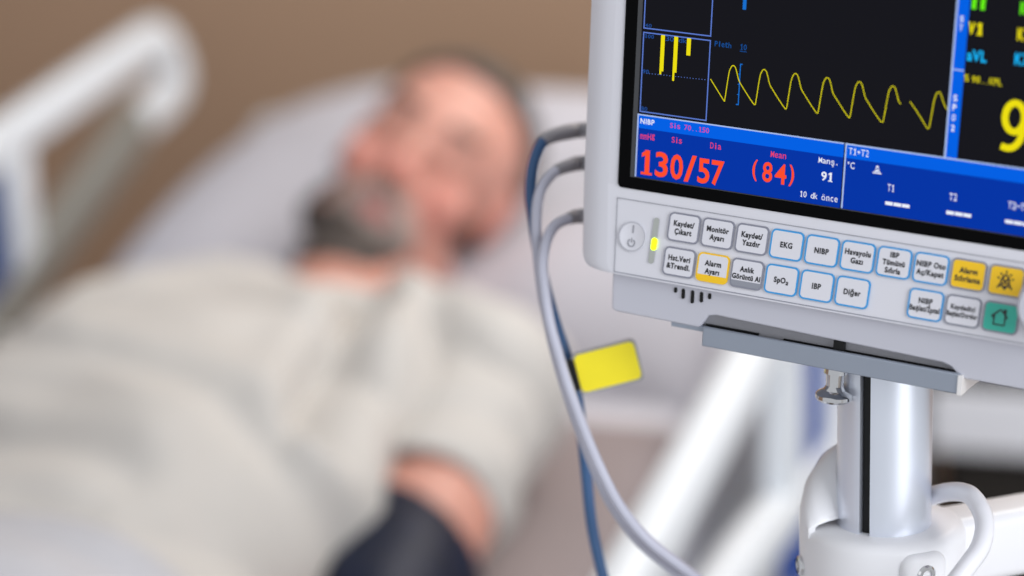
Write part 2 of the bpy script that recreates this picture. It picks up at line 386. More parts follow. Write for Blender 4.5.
# trunk
def tor(c, r): ball(b, c, r, Matrix.Rotation(math.atan(SL), 3, 'X'), 22)
tor(B(-.88, 1.78, .092), (.155, .17, .088)); tor(B(-.88, 1.60, .12), (.158, .24, .122)); tor(B(-.88, 1.42, .105), (.168, .18, .105))
limb(b, [B(-1.06, 1.89, .085), B(-.88, 1.93, .088), B(-.69, 1.895, .094)], [.050, .056, .048], 18)          # shoulders
for s in (-1, 1): limb(b, [B(-.88+s*.09, 1.36, .09), B(-.88+s*.10, .98, .075), B(-.88+s*.11, .62, .055)], [.088, .06, .045], 16)
SHL, ELL, WRL = B(-.675, 1.895, .100), B(-.655, 1.585, .080), B(-.70, 1.33, .07)
SHR, ELR, WRR = B(-1.075, 1.895, .090), B(-1.125, 1.59, .075), B(-1.08, 1.33, .07)
def arm(sh, el, wr, s):
    limb(b, [sh, sh.lerp(el, .3), sh.lerp(el, .75), el], [.054, .056, .052, .044], 18)
    limb(b, [el, el.lerp(wr, .3), wr], [.042, .042, .027], 16)
    # hand: palm and five fingers resting on the belly
    dr = (wr-el).normalized(); dr = (dr*.5+V((-s*.75, -.2, -.12))).normalized(); up = V((0, .1, 1)); sd = dr.cross(up).normalized(); up = sd.cross(dr).normalized()
    pc = wr+dr*.055
    ball(b, pc, (.042, .055, .015), Matrix((sd, dr, up)).transposed(), 14)
    for k, (o_, ln) in enumerate(((-.032, .060), (-.011, .074), (.011, .080), (.032, .070))):
        p0 = pc+dr*.038+sd*o_*s*-1; limb(b, [p0, p0+dr*ln*.45+up*.006, p0+dr*ln*.8-up*.006, p0+dr*ln-up*.016], [.0090, .0088, .0078, .0068], 10)
    q = wr+dr*.03-sd*s*-.03; limb(b, [q, q+dr*.03-sd*s*-.028, q+dr*.06-sd*s*-.036-up*.006], [.012, .010, .008], 10)
arm(SHL, ELL, WRL, 1); arm(SHR, ELR, WRR, -1)
bme = remesh(b, .0045, 4, 'body')
body = obj('body', bme, man, (SKIN, SKINR, LIPS))
HRi = HR.transposed()
def hl(q): return HRi @ (V(q)-HC)/HS
mi = []
for p in bme.polygons:
    q = hl(p.center); k = 0
    if q.length < .2:
        if ((q.x/.021)**2+((q.z+.060)/.008)**2 < 1 and q.y > .07): k = 2
        elif (abs(q.x) < .02 and q.y > .095 and -.045 < q.z < .0) or (.025 < abs(q.x) < .062 and q.y > .045 and -.045 < q.z < .0) or abs(q.x) > .077: k = 1
    mi.append(k)
bme.polygons.foreach_set('material_index', mi)
def shell(name, test, off, mt, seed=0):          # hair grown off the skin: an offset shell over the chosen patch
    vsel = {}; fs = []
    for p in bme.polygons:
        q = hl(p.center)
        if q.length < .19 and test(q): fs.append(tuple(p.vertices))
    vs = []; edge = {}
    for f_ in fs:
        for i in range(len(f_)):
            e = tuple(sorted((f_[i], f_[(i+1) % len(f_)]))); edge[e] = edge.get(e, 0)+1
    rim = {i for e, n in edge.items() if n == 1 for i in e}
    def idx(i):
        if i not in vsel:
            v_ = bme.vertices[i]; q = hl(v_.co); o_ = .0008 if i in rim else off*(1+.5*noise.noise(V(q)*60+V((seed, 0, 0))))
            vsel[i] = len(vs); vs.append(v_.co+v_.normal*o_)
        return vsel[i]
    ff = [tuple(idx(i) for i in f_) for f_ in fs]
    mb = MB(); mb.add(vs, ff, mt); o = mb.build(name, man, angle=80)
    sd = o.modifiers.new('thickness', 'SOLIDIFY'); sd.thickness = .002; sd.offset = -1; return o
def hairtest(q): return (q.z > .092-.55*max(0, -(q.y-.03))*2.2+.03*abs(q.x)/.07*0 and q.y < .085 and q.length > .06 and not (q.y > .045 and q.z < .100)) or (q.y < .012 and q.z > -.03-.3*max(0, -q.y) and abs(q.x) < .0765 and q.y < .0) 
def jaw(q): return q.z < -.036 and q.y > .0 and q.z > -.135 and not (abs(q.x) < .022 and -.074 < q.z < -.048 and q.y > .08) and q.z < -.030-.35*max(0, .035-abs(q.x))*0
shell('hair', hairtest, .009, HAIR, 1)
shell('beard', lambda q: q.z < -.076 and q.y > -.005 and q.z > -.135 and q.x < .040 and q.x > -.07, .010, BEARD, 5)
shell('moustache', lambda q: -.080 <= q.z < -.034 and q.y > .04 and (q.x/.043)**2+((q.z+.070)/.037)**2 < 1 and (q.x/.020)**2+((q.z+.060)/.008)**2 > 1, .006, GREYB, 9)
shell('sideburn', lambda q: -.076 <= q.z < -.02 and -.02 < q.y < .050 and q.x < -.03, .005, BEARD, 4)
for s in (-1, 1): shell('eyebrow', lambda q: .016 < s*q.x < .046 and .039 < q.z < .048 and q.y > .05, .004, HAIR, 3)
# shirt: looser than the body, folds worked in
c = MB(); b = c
def tor2(c_, r): ball(c, c_, r, Matrix.Rotation(math.atan(SL), 3, 'X'), 22)
tor2(B(-.88, 1.79, .105), (.195, .20, .120)); tor2(B(-.88, 1.60, .125), (.195, .26, .138)); tor2(B(-.88, 1.40, .11), (.20, .18, .118))
limb(c, [B(-1.075, 1.90, .096), B(-.92, 1.945, .092), B(-.675, 1.90, .100)], [.072, .070, .070], 18)
sme = remesh(c, .008, 5, 'shirt')
bm = bmesh.new(); bm.from_mesh(sme)
kill = [f_ for f_ in bm.faces if (f_.calc_center_median()-Hd(0, -.02, -.13)).length < .080]
bmesh.ops.delete(bm, geom=kill, context='FACES')
bm.normal_update()
for v_ in bm.verts:
    q = v_.co; u, vv = q.y, q.x
    n1 = 1-abs(noise.noise(V((vv*4.5+u*2.0, u*5.5-vv*2.5, .3)))*2); n2 = noise.noise(V((vv*11+u*6, u*13, q.z*9)))
    n3 = 1-abs(noise.noise(V((vv*3.0+u*3.4, u*3.0-vv*3.2, 7.3)))*2.2); k = .012*n1+.018*n3-.014+.007*n2
    if v_.normal.z > -.2:
        for line, dep, wd, sg in (([(1.91, -.785), (1.84, -.772), (1.72, -.748), (1.60, -.722)], .028, .014, 1), ([(1.72, -1.01), (1.80, -.992), (1.88, -.972), (1.90, -.93)], .022, .015, -1), ([(1.66, -1.02), (1.60, -.95), (1.57, -.84), (1.56, -.74)], .007, .016, 1), ([(1.52, -1.02), (1.48, -.92), (1.46, -.80)], .007, .016, 1)):
            best, sd_ = 9, 0
            for (u0, v0), (u1, v1) in zip(line, line[1:]):
                du, dv = u1-u0, v1-v0; t = max(0, min(1, ((u-u0)*du+(vv-v0)*dv)/(du*du+dv*dv))); eu, ev = u-u0-t*du, vv-v0-t*dv; dd = math.hypot(eu, ev)
                if dd < best: best, sd_ = dd, (1 if ev*sg > 0 else -1)
            k += -dep*math.exp(-(best/wd)**2)+dep*.8*math.exp(-((best-2.2*wd)/(wd*1.2))**2)*(1 if sd_ > 0 else .4)
    v_.co = q+v_.normal*k
for sh, el, side in ((SHL, ELL, 1), (SHR, ELR, -1)):                              # sleeves: open tubes with a straight hem
    ax = (el-sh); q_ = ax.normalized().to_track_quat('Z', 'Y'); rows = []
    for i in range(25):
        t = -.12+i/24*.72; row = []
        for k in range(40):
            a = 2*math.pi*k/40; dv = q_ @ V((math.cos(a), math.sin(a), 0)); r_ = .061-.001*t+.005*noise.noise(dv*2+V((t*9, side, 0)))+.004*math.sin(t*26+2*math.cos(a))
            row.append(bm.verts.new(sh+ax*t+dv*r_))
        rows.append(row)
    for i in range(24):
        for k in range(40): bm.faces.new((rows[i][k], rows[i][(k+1) % 40], rows[i+1][(k+1) % 40], rows[i+1][k]))
bm.to_mesh(sme); bm.free()
so = obj('shirt', sme, man, (SHIRT,)); sd = so.modifiers.new('thickness', 'SOLIDIFY'); sd.thickness = .003; sd.offset = -1
# blood pressure cuff round the near arm
cu = MB(); ax = (ELL-SHL).normalized(); q0 = SHL.lerp(ELL, .77)
rot = ax.to_track_quat('Z', 'Y'); rings = []
for t, r in ((-.004, .050), (0, .060), (.008, .063), (.05, .061), (.10, .060), (.125, .058), (.133, .050)):
    ring = []
    for k in range(40):
        a = 2*math.pi*k/40; rr = r*(1+.025*noise.noise(V((math.cos(a)*3, math.sin(a)*3, t*40))))+.003*(1 if k < 14 else 0)
        dv = rot @ V((math.cos(a), math.sin(a), 0)); ring.append(q0+ax*(t+.024*dv.x)+dv*rr)
    rings.append(ring)
cu.loft(rings, CUFF, False, False); cu.strip(rings[0], rings[-1], CUFF)
co = cu.build('blood_pressure_cuff', None, angle=50); co.matrix_world = BEDM
tag(co, 'navy blue blood pressure cuff wrapped round the man\'s near upper arm', 'cuff')
# blanket over the legs
n = 40; vs, fs = [], []
for i in range(n+1):
    for j in range(n+1):
        u = .58+i*(1.39-.58)/n; a = -1+2*j/n; v = -.88+a*.44
        hump = .235*math.exp(-((a)/.55)**4)*(1 if u > .9 else .7+.3*(u-.58)/.32)
        h = .012+hump*.98+.008*noise.noise(V((v*9, u*9, 0)))+.010*math.sin(u*40+noise.noise(V((v*3, u*3, 2)))*4)*(u > 1.2)
        if abs(a) > .95: h -= .05*(abs(a)-.95)/.05
        vs.append((v, u, mtop(u)+max(h, -.05)))
for i in range(n):
    for j in range(n): q = i*(n+1)+j; fs.append((q, q+1, q+n+2, q+n+1))
mb = MB(); mb.add(vs, fs, BLANK); bo = mb.build('blanket', None, angle=80); bo.matrix_world = BEDM
sd = bo.modifiers.new('thickness', 'SOLIDIFY'); sd.thickness = .012; sd.offset = 1
tag(bo, 'pale blanket drawn up over the man\'s lap, folded at his waist', 'blanket')
# ================================================================== BEDSIDE CABINET
cabm = BEDM @ Matrix.Translation((-.395, 2.62, -.012))
cabi = thing('bedside_cabinet', 'dark brown bedside cabinet with a white drawer band, beyond the bed behind the steel pole', 'cabinet', mw=cabm)
d = MB(); d.box(0, .5, 0, .42, .05, .90, CABW); d.build('cabinet_body', cabi, .004)
d = MB(); d.box(-.01, .51, -.012, .43, .90, .92, CABW); d.build('cabinet_top', cabi, .004)
d = MB(); d.box(-.012, .512, -.022, .42, .715, .785, WHITE, .006); dr = d.build('drawer_tier', cabi)
d = MB(); d.tube([(.28, -.022, .75), (.28, -.045, .75), (.40, -.045, .75), (.40, -.022, .75)], .005, STEEL, 8); d.build('handle', dr)
d = MB(); d.box(.015, .485, -.018, 0, .09, .70, CABW); d.build('door', cabi, .003)
for x in (.04, .46):
    for y in (.04, .38): d = MB(); d.lathe([(.015, 0), (.02, .02), (.02, .05)], (x, y, 0), RUBBER, n=16); d.build('foot', cabi)
# ================================================================== MONITOR STAND
MO = V((.07968, 1.05194, 1.32753)); MX, MY, MZ = V((.865588, -.496231, -.067176)), V((.497213, .867625, -.002382)), V((.059465, -.031338, .997738))
MM = Matrix.Translation(MO) @ Matrix((MX, MY, MZ)).transposed().to_4x4()
def MW(x, y, z): return MM @ V((x/1000, y/1000, z/1000))
PX, PY = .1655, 1.0371
stand = thing('monitor_stand', 'aluminium pole stand with white collar and grey tray carrying the patient monitor', 'stand', mw=Matrix.Translation((PX, PY, 0)))
SI = Matrix.Translation((-PX, -PY, 0))
def S(x, y, z): return SI @ V((x, y, z))
# slot faces the camera-left side
d = MB(); n = 64; r = .0212; sa = math.radians(-123); prof = []
sl = math.asin(0.0025/r); 
for k in range(n+1):
    a = sa+sl+(2*math.pi-2*sl)*k/n; prof.append((r*math.cos(a), r*math.sin(a)))
dirv = V((math.cos(sa), math.sin(sa))); tan = V((-dirv.y, dirv.x))
for a_, b_ in ((0.0025*-1, r-.010), (0.0025, r-.010)): prof.append(tuple(dirv*b_+tan*a_))
d.loft([[(x, y, z) for x, y in prof] for z in (.10, 1.2575)], ALU)
d.build('pole', stand, angle=40)
d = MB(); c0 = dirv*(r-.0035); w_ = .0024
d.loft([[(c0.x+tan.x*a-dirv.x*b_, c0.y+tan.y*a-dirv.y*b_, z) for a, b_ in ((-w_, 0), (w_, 0), (w_, .0035), (-w_, .0035))] for z in (.11, 1.255)], BLACK); q = d.build('slot_strip', stand); q['label'] = 'black strip in the pole slot'
# five-footed base and floor casters
d = MB(); d.lathe([(.02, .14), (.05, .13), (.055, .09), (.03, .08)], (0, 0, 0), WHITE_P, n=24); d.build('base_hub', stand)
for k in range(5):
    a = math.radians(20+72*k); e = V((math.cos(a), math.sin(a), 0))
    d = MB(); d.tube([e*.03+V((0, 0, .105)), e*.15+V((0, 0, .095)), e*.25+V((0, 0, .08))], [.022, .019, .015], WHITE_P, 12); l = d.build('leg', stand)
    d = MB(); d.lathe([(.012, -.011), (.032, -.011), (.032, .011), (.012, .011)], e*.25+V((0, 0, .032)), RUBBER, (-e.y, e.x, 0), 20); d.lathe([(.007, 0), (.007, .035)], e*.25+V((0, 0, .045)), STEEL, n=10); d.build('caster', l)
# collar
ZC = 1.1775
d = MB(); RC = .0375; cx, cy = 0, .004
d.lathe([(RC-.006, -.075), (RC, -.07), (RC, -.005), (RC-.0015, -.0018), (RC-.005, 0), (.0205, 0), (.0205, -.06), (.019, -.075)], (cx, cy, ZC), WHITE_P, n=64); d.build('collar', stand, angle=50)
d = MB()      # raised guard behind the pole on the left
rings = []
for k in range(25):
    a = math.radians(95+105*k/24); ca, sa_ = math.cos(a), math.sin(a)
    e = min(1, k/4); top = .034*(1-(k/24)**3*.9)
    ring = []
    for rr, zz in ((RC, -.004), (RC, .2*top), (RC-.002, .55*top), (RC-.0065, .82*top), (RC-.014, top), (RC-.0165, top), (RC-.0095, .80*top), (RC-.005, .52*top), (RC-.0035, .2*top), (RC-.0035, -.004)):
        ring.append((cx+ca*rr, cy+sa_*rr, ZC+zz))
    rings.append(ring)
d.loft(rings, WHITE_P); d.build('pole_guard', stand, angle=50)
ad = V((.927, .375, 0)); an = V((-.375, .927, 0))
d = MB(); sec = rrect(-.013, .013, -.036, -.003, .006, 5)
d.loft([[ad*t+an*a*(1+.25*math.exp(-t*30))+V((0, .004, ZC+z)) for a, z in sec] for t in (.022, .03, .045, .07, .12, .20, .24)], WHITE_P); d.build('arm', stand, angle=50)
d = MB(); d.tube([ad*.235+V((0, 0, ZC-.06)), ad*.235+V((0, 0, ZC+.05))], .017, RUBBER, 16); q = d.build('grip', stand, .004)
fa = math.radians(-70); fe = V((math.cos(fa), math.sin(fa), 0)); fs_ = V((-fe.y, fe.x, 0))
d = MB(); d.loft([[fe*t+fs_*a+V((cx, cy, ZC+z)) for a, z in rrect(-.011+i_, .011-i_, -.030+i_, -.004-i_, .006, 5)] for t, i_ in ((.024, 0), (.0375, 0), (.0395, .0012), (.0400, .003))], WHITE_P); lug = d.build('clamp_lug', stand, angle=50)
d = MB(); cc = fe*.0393+V((cx, cy, ZC-.0135)); d.lathe([(.0046, -.004), (.0046, .0010), (.0038, .0018), (.0024, .0018), (0.0025, -.0010), (.0002, -.0010)], cc, CHROME, fe, 24); d.build('screw', lug)
la = math.radians(186); le = V((math.cos(la), math.sin(la), 0))
d = MB(); d.lathe([(.0045, -.004), (.0045, .0012), (.0038, .002), (0.0025, .002), (.002, -.001), (.0002, -.001)], le*(RC)+V((cx, cy, ZC-.020)), CHROME, le, 24); d.build('screw', stand)
# tray under the monitor and its thumb screw (own orientation: follows the monitor)
def sub(mb):                                                        # monitor millimetres -> stand local
    mb.v = [tuple(SI @ (MM @ (V(q)/1000))) for q in mb.v]; return mb
d = MB(); d.box(12.4, 132.8, -5, -2.6, -66.2, -57.2, METAL_GREY); d.box(13.5, 132, -2.6, 92, -66.2, -64.4, METAL_GREY)
d.box(14, 131.5, -1.5, 90, -64.4, -61.0, METAL_GREY)
tr = sub(d).build('tray', stand, .0006)
d = MB(); d.box(132.0, 133.9, -5.4, 2, -66.6, -57.6, ENDM); d.poly([(133.5, 2, -66.6), (133.5, 45, -66.6), (133.5, 45, -60.6), (133.5, 2, -60.6)], ENDM); q = sub(d).build('end_cap', tr); q['label'] = 'bright metal end of the tray'
d = MB(); d.box(5, 14, 6, 60, -62, -58.4, METAL_GREY); sub(d).build('slide_tab', tr, .0004)
d = MB(); d.lathe([(3.2, 0), (3.4, -1), (5.2, -1.2), (5.4, -4.6), (4.2, -5), (3.9, -10.5), (5.0, -12.4), (7.6, -13.8), (8.3, -14.6), (8.3, -16.2), (7.6, -17.2), (2, -17.4)][::-1], (72.0, 8, -66.4), CHROME, n=32)
q = sub(d).build('thumb_screw', stand, angle=30); q['label'] = 'chrome thumb screw under the tray'
# ================================================================== PATIENT MONITOR   (local millimetres: X right, Y into, Z up)
mon = thing('patient_monitor', 'grey patient monitor with lit screen reading 130/57, two rows of keys below', 'monitor', mw=MM @ Matrix.Scale(.001, 4))
TAU = .2098; ct, st = math.cos(TAU), math.sin(TAU); tt = math.tan(TAU)
def F(h): return lambda x, z: V((x, -h, z))                             # on the screen plane, h in front
def K(h): return lambda x, k: V((x, -(k+.5)*st-h*ct, -(k+.5)*ct+h*st))            # on the sloping key panel, k = distance down
# bezel
def outline(ins, n=8):
    x0, x1, z0, z1 = -57.5+ins, 212-ins, -39.0, 190-ins; r = max(2, 12-ins*.5); rb = 5
    o = []
    for cx_, cz_, a0, q in ((x1-r, z1-r, 0, r), (x0+r, z1-r, 90, r), None, (x0+rb, z0+rb, 180, rb), (x1-rb, z0+rb, 270, rb), None) if False else ((x1-r, z1-r, 0, r), (x0+r, z1-r, 90, r), (0, 0, -1, 0), (x0+rb, z0+rb, 180, rb), (x1-rb, z0+rb, 270, rb), (0, 0, -2, 0)):
        if a0 == -1: o.append((x0, 0)); continue
        if a0 == -2: o.append((x1, 0)); continue
        for i in range(n+1):
            a = math.radians(a0+90*i/n); o.append((cx_+q*math.cos(a), cz_+q*math.sin(a)))
    return o
def shift(x, z, y, w):
    if z < 0:
        if x < 0: x += -z*(5.6/39)*w
        y += z*tt*w
    return (x, y, z)
d = MB(); rings = []
for ins, y, w in ((3, 38, 0), (0, 35, 0), (0, 14, .25), (.8, 8, .7), (3, 4, 1), (7.5, 1.6, 1), (13, .5, 1), (17, .25, 1)):
    rings.append([shift(x, z, y, w) for x, z in outline(ins)])
d.loft(rings, PLASTIC, True, False)
N8 = 9; last = rings[-1]; i1, i2 = 2*N8, 4*N8+1                          # the two points at z = 0
d.poly(last[:i1+1]+[last[i2]], PLASTIC); d.poly(last[i1:i2+1], PLASTIC)
d.build('bezel', mon, angle=28)
# rear and lower housing
d = MB()
prof = [(-34, -56.5), (-32.5, -58), (5, -58.4), (10, -58.4), (14, -52.2), (18, -51.4), (124, -54.0), (128, -55.2), (132.5, -59.2), (135, -59.3), (200, -59.5), (202, -58), (202, -38), (-34, -38)]
d.loft([[(x, -3.5 + max(0, (z+42))*-.2 if z > -50 else -3.5, z) for x, z in prof], [(x, 60, z) for x, z in prof]][::-1], PLASTIC2)
d.build('lower_housing', mon, .8)
d = MB(); d.box(11, 133, -.5, 40, -60.2, -50, BARE); d.build('recess_plate', mon, .3)
d = MB(); d.box(12, 38, -1.2, 30, -59.0, -56.7, BLACK); d.box(50, 131, -1.2, 30, -60.5, -57.0, BLACK); d.build('gap_seal', mon)
d = MB(); d.box(74, 79, -2.6, 8, -59, -53.2, BLACK); d.build('latch', mon)
d = MB(); d.box(-4, 12, -2.8, 30, -60.2, -58.0, METAL_GREY); d.build('foot', mon)
d = MB(); d.box(-46, 205, 34, 150, -40, 184, PLASTIC2, 8); d.build('rear_housing', mon)
for x, l in ((-1.2, 1.8), (2.6, 4.4), (7.2, 6.0), (11.6, 4.6), (15.6, 2.0)):
    d = MB(); pr = rrect(x-.75-.8, x+.75-.8, -42.4-l*.85, -41.4, .7, 4); d.loft([[(a, y, z) for a, z in pr] for y in (-1, -4.5)], BLACK); d.build('vent_slot', mon)
# screen glass
d = MB(); pr = rrect(-35.3, 193.5, -.7, 172, 2.2, 5); d.loft([[(x, y, z) for x, z in pr] for y in (4, -.3)], GLASS); scr = d.build('screen', mon)
d = MB(); quad(d, -29.2, 188.0, 4.9, 166.6, F(.36), DARKGREY); quad(d, -26.9, 185.6, 5.2, 164.2, F(.42), SCREEN); d.build('display', scr)
# trend boxes
f1 = F(.55); f2 = F(.62); f3 = F(.70)
d = MB(); frame(d, -26.0, 6.9, 72.4, 108, .55, f1, E_BOX); frame(d, -26.0, 6.9, 35.0, 71.0, .55, f1, E_BOX)
for x0, x1, zb0, zb1 in ((-17.1, -15.2, 53.0, 54.5), (-10.7, -8.8, 50.9, 54.7), (-4.5, -2.55, 63.0, 63.0)):
    xm = (x0+x1)/2; quad(d, x0, xm, zb0, 70.6, f3, E_YEL); quad(d, xm, x1, zb1, 70.6, f3, E_YEL)
for i in range(22): quad(d, -25+i*1.42, -24.6+i*1.42, 52.5+i*.03, 52.8+i*.03, f1, E_BOX)
mono(d, '100', -25.2, -20.6, 68.4, 70.1, f2, E_DIM, .02); mono(d, '90', -25.4, -22.2, 52.5, 54.3, f2, E_DIM, .02); mono(d, '80', -25.2, -22.2, 35.8, 37.6, f2, E_DIM, .02)
mono(d, '30 dk', -14.9, -4.6, 68.2, 70.3, f2, E_DIM, .01); mono(d, '40', -25.2, -22.0, 73.2, 74.8, f2, E_DIM, .01)
d.build('trend_graph', scr)
# pulse waveform
d = MB(); beats = [7.7, 14.8, 29.4, 44.0, 58.6, 73.2, 88.2]; pts = [(7.7, 53.9), (14.4, 45.5), (14.9, 45.4)]
for x in (14.8, 29.4, 44.0, 58.6, 73.2, 88.2):
    seq = [(.35, 46.5), (1.5, 57.3), (2.4, 60.2), (3.2, 61.1), (4.4, 60.4), (5.4, 57.8), (6.4, 54.9), (8.2, 52.4), (11.5, 48.3), (14.0, 45.5), (14.6, 45.4)]
    pts += [(x+a, z) for a, z in seq if not (x > 88 and a > 6.4)]
polyline(d, [(q.x, q.y) for q in spline([(x, z, 0) for x, z in pts], 4)] + [(95.6, 53.9)], .42, f2, E_WAVE)
polyline(d, [(q.x, q.y) for q in spline([(x, z, 0) for x, z in [(99.6, 55.5), (104, 50.4), (107.6, 45.7), (108.5, 45.3), (109, 47), (110.1, 57.6), (111.4, 60.9), (112.7, 60.4), (114.3, 56.6), (116, 54.2)]], 4)], .42, f2, E_WAVE)
d.build('pulse_waveform', scr)
d = MB(); quad(d, 21.3, 21.75, 44.0, 62.3, f1, E_TXT); quad(d, 20.4, 21.75, 44.0, 44.5, f1, E_TXT); quad(d, 21.3, 22.5, 61.9, 62.3, f1, E_TXT)
for z in (48.5, 53, 57.5): quad(d, 20.8, 21.4, z, z+.4, f1, E_TXT)
quad(d, 20.95, 22.6, 85.9, 104, f1, E_TXT); quad(d, 20.2, 22.6, 103.6, 104.2, f1, E_TXT)
mono(d, 'Pleth', 8.8, 16.7, 68.5, 70.9, f2, E_TX2, .01); mono(d, '10', 20.9, 24.0, 68.4, 70.9, f2, E_TX2, .01); quad(d, 20.8, 24.1, 67.6, 67.9, f2, E_TX2)
d.build('scale_bar', scr)
# divider with the two sideways captions, and the readings to its right
d = MB(); quad(d, 117.0, 121.9, 34.0, 160, f1, E_HDR); quad(d, 116.2, 117.05, 34.0, 160, f2, E_LINE); quad(d, 117, 121.9, 71.0, 71.6, f2, E_LINE)
for ch, z in (('S', 93.9), ('T', 90.2)): text(d, ch, 118.3, 119.8, z-2.6, z, f2, E_WHITE, .02)
for ch, z in (('S', 60.9), ('P', 56.9), ('O', 52.6), ('2', 48.2)): text(d, ch, 118.2, 119.9, z-2.8, z, f2, E_WHITE, .02)
d.build('divider_bar', scr)
d = MB()
text(d, 'II', 122.8, 128.4, 97.1, 102.4, f2, E_GRN, .03); mono(d, 'V1', 122.1, 128.5, 86.6, 91.7, f2, E_YEL, .045); text(d, 'aVL', 122.6, 130.9, 75.6, 80.4, f2, E_CYAN, .03)
text(d, 'K', 143.2, 146.2, 97.0, 102.4, f2, E_GRN, .03); text(d, 'K', 143.0, 146.0, 86.4, 91.6, f2, E_YEL, .03); text(d, 'K7', 142.8, 148.4, 76.2, 81.3, f2, E_CYAN, .03)
text(d, '%', 122.1, 124.2, 67.0, 69.9, f2, E_YEL, .01); mono(d, '90..KPL', 125.5, 138.3, 66.9, 69.7, f2, E_WAVE, .02)
P9 = [(145.0+4.1*math.cos(math.radians(a)), 54.6+6.0*math.sin(math.radians(a))) for a in range(-30, 331, 12)]; polyline(d, P9, 2.9, f2, E_YEL)
polyline(d, [(q.x, q.y) for q in spline([(149.1, 54.6, 0), (149.0, 50.5, 0), (148.0, 45.6, 0), (145.8, 42.5, 0), (143.0, 41.5, 0), (140.2, 42.2, 0)], 5)], 2.9, f2, E_YEL)
d.build('lead_readout', scr)
# blood pressure readout
d = MB(); quad(d, -26.5, 71.7, 5.4, 33.9, f1, E_BLUE); quad(d, -26.5, 71.7, 27.7, 33.9, f2, E_HDR); quad(d, -26.6, 71.7, 33.5, 34.1, f3, E_LINE); quad(d, -26.8, -26.1, 5.4, 34.1, f3, E_LINE)
text(d, 'NIBP', -25.2, -18.3, 29.8, 32.2, f3, E_WHITE, .02); mono(d, 'Sis 70..150', -10.6, 8.4, 29.8, 32.1, f3, E_PINK, .005)
mono(d, 'mmHg', -24.9, -17.8, 22.9, 25.7, f3, E_PINK2, .01); mono(d, 'Sis', -9.4, -4.4, 23.3, 25.9, f3, E_PINK2, .005); mono(d, 'Dia', 9.4, 14.7, 23.2, 25.9, f3, E_PINK2, .005); mono(d, 'Mean', 38.3, 45.5, 23.3, 26.0, f3, E_PINK2, .005)
for ch, x0, x1, z0, z1 in (('1', -24.0, -18.4, 6.9, 18.2), ('3', -16.9, -10.6, 6.8, 18.3), ('0', -9.4, -3.2, 6.8, 18.3), ('/', -2.6, 3.2, 6.6, 18.8), ('5', 4.0, 9.8, 6.9, 18.2), ('7', 10.6, 16.7, 6.9, 18.2)):
    text(d, ch, x0, x1, z0, z1, f3, E_RED, .022)
for ch, x0, x1, z0, z1 in (('(', 30.1, 32.5, 11.6, 21.2), ('8', 34.9, 39.6, 11.9, 20.9), ('4', 40.8, 46.2, 11.9, 20.9), (')', 47.4, 49.8, 11.6, 21.2)):
    text(d, ch, x0, x1, z0, z1, f3, E_RED, .018)
mono(d, 'Man', 60.6, 65.9, 23.9, 26.3, f3, E_WHITE, .005); text(d, '\u015f', 66.4, 67.9, 22.9, 25.7, f3, E_WHITE, .005); quad(d, 68.8, 69.3, 23.9, 24.4, f3, E_WHITE); mono(d, '91', 62.3, 67.8, 16.3, 20.3, f3, E_WHITE, .02); mono(d, '10 dk', 53.0, 61.2, 7.8, 10.4, f3, E_WHITE, .003); text(d, '\u00f6nce', 63.1, 70.5, 7.7, 10.5, f3, E_WHITE, .0)
d.build('blood_pressure_readout', scr)
d = MB(); quad(d, 72.3, 185.6, 5.4, 33.9, f1, E_BLUE); quad(d, 72.3, 185.6, 27.7, 33.9, f2, E_HDR); quad(d, 72.3, 185.6, 33.4, 34.1, f3, E_LINE); quad(d, 72.3, 73.0, 5.6, 34.1, f3, E_LINE)
mono(d, 'T1', 74.1, 77.7, 29.4, 32.3, f3, E_WHITE, .0); text(d, '+', 77.95, 79.3, 30.2, 31.6, f3, E_WHITE, .03); text(d, 'T2', 79.6, 83.1, 29.4, 32.3, f3, E_WHITE, .0)
text(d, '\u00b0C', 73.9, 77.1, 23.3, 26.3, f3, E_WHITE, .01)
d.poly([f3(*q) for q in [(85.9, 23.6), (88.9, 23.6), (88.3, 24.6), (88.1, 25.6), (87.7, 26.3), (87.1, 26.3), (86.7, 25.6), (86.5, 24.6)]], E_WHITE)
polyline(d, [(86.2, 23.9), (88.6, 26.0)], .3, F(.74), E_BLUE); polyline(d, [(88.6, 23.9), (86.2, 26.0)], .3, F(.74), E_BLUE)
quad(d, 85.4, 89.4, 22.8, 23.3, f3, E_WHITE)
mono(d, 'T1', 92.6, 95.8, 16.0, 19.1, f3, E_WHITE, .0); text(d, 'T2', 120.0, 123.4, 16.1, 19.2, f3, E_WHITE, .01); mono(d, 'T2-T1', 145.6, 154.5, 16.3, 19.3, f3, E_WHITE, .01)
for x0 in (92.1, 119.3, 144.9):
    for i in range(3): quad(d, x0+i*3.75, x0+i*3.75+3.4, 10.0, 11.5, f3, E_WHITE)
d.build('temperature_readout', scr)
# key panel overlay: groove, power key, lamp, keys, knob
d = MB(); L0, L1, k0, k1, w_ = -35.4, 200, 5.0, 38.2, .35
def slant(k): return L0+(k)*4.0/38
d.poly([K(.12)(slant(k0), k0), K(.12)(slant(k1), k1), K(.12)(slant(k1)+w_, k1), K(.12)(slant(k0)+w_, k0)], GREYLINE)
quad(d, slant(k0), L1, k0+w_, k0, K(.12), GREYLINE); quad(d, slant(k1), L1, k1+w_, k1, K(.12), RIM_GREY)
d.build('panel_groove', mon)
def ringpoly(mb, cx_, ck, r0, r1, fn, mt, a0=0, a1=360, n=36):
    full = a1-a0 >= 360; m_ = n if full else n+1
    A = [math.radians(a0+(a1-a0)*i/n) for i in range(m_)]
    mb.strip([fn(cx_+r1*math.cos(a), ck-r1*math.sin(a)) for a in A], [fn(cx_+r0*math.cos(a), ck-r0*math.sin(a)) for a in A], mt, full)
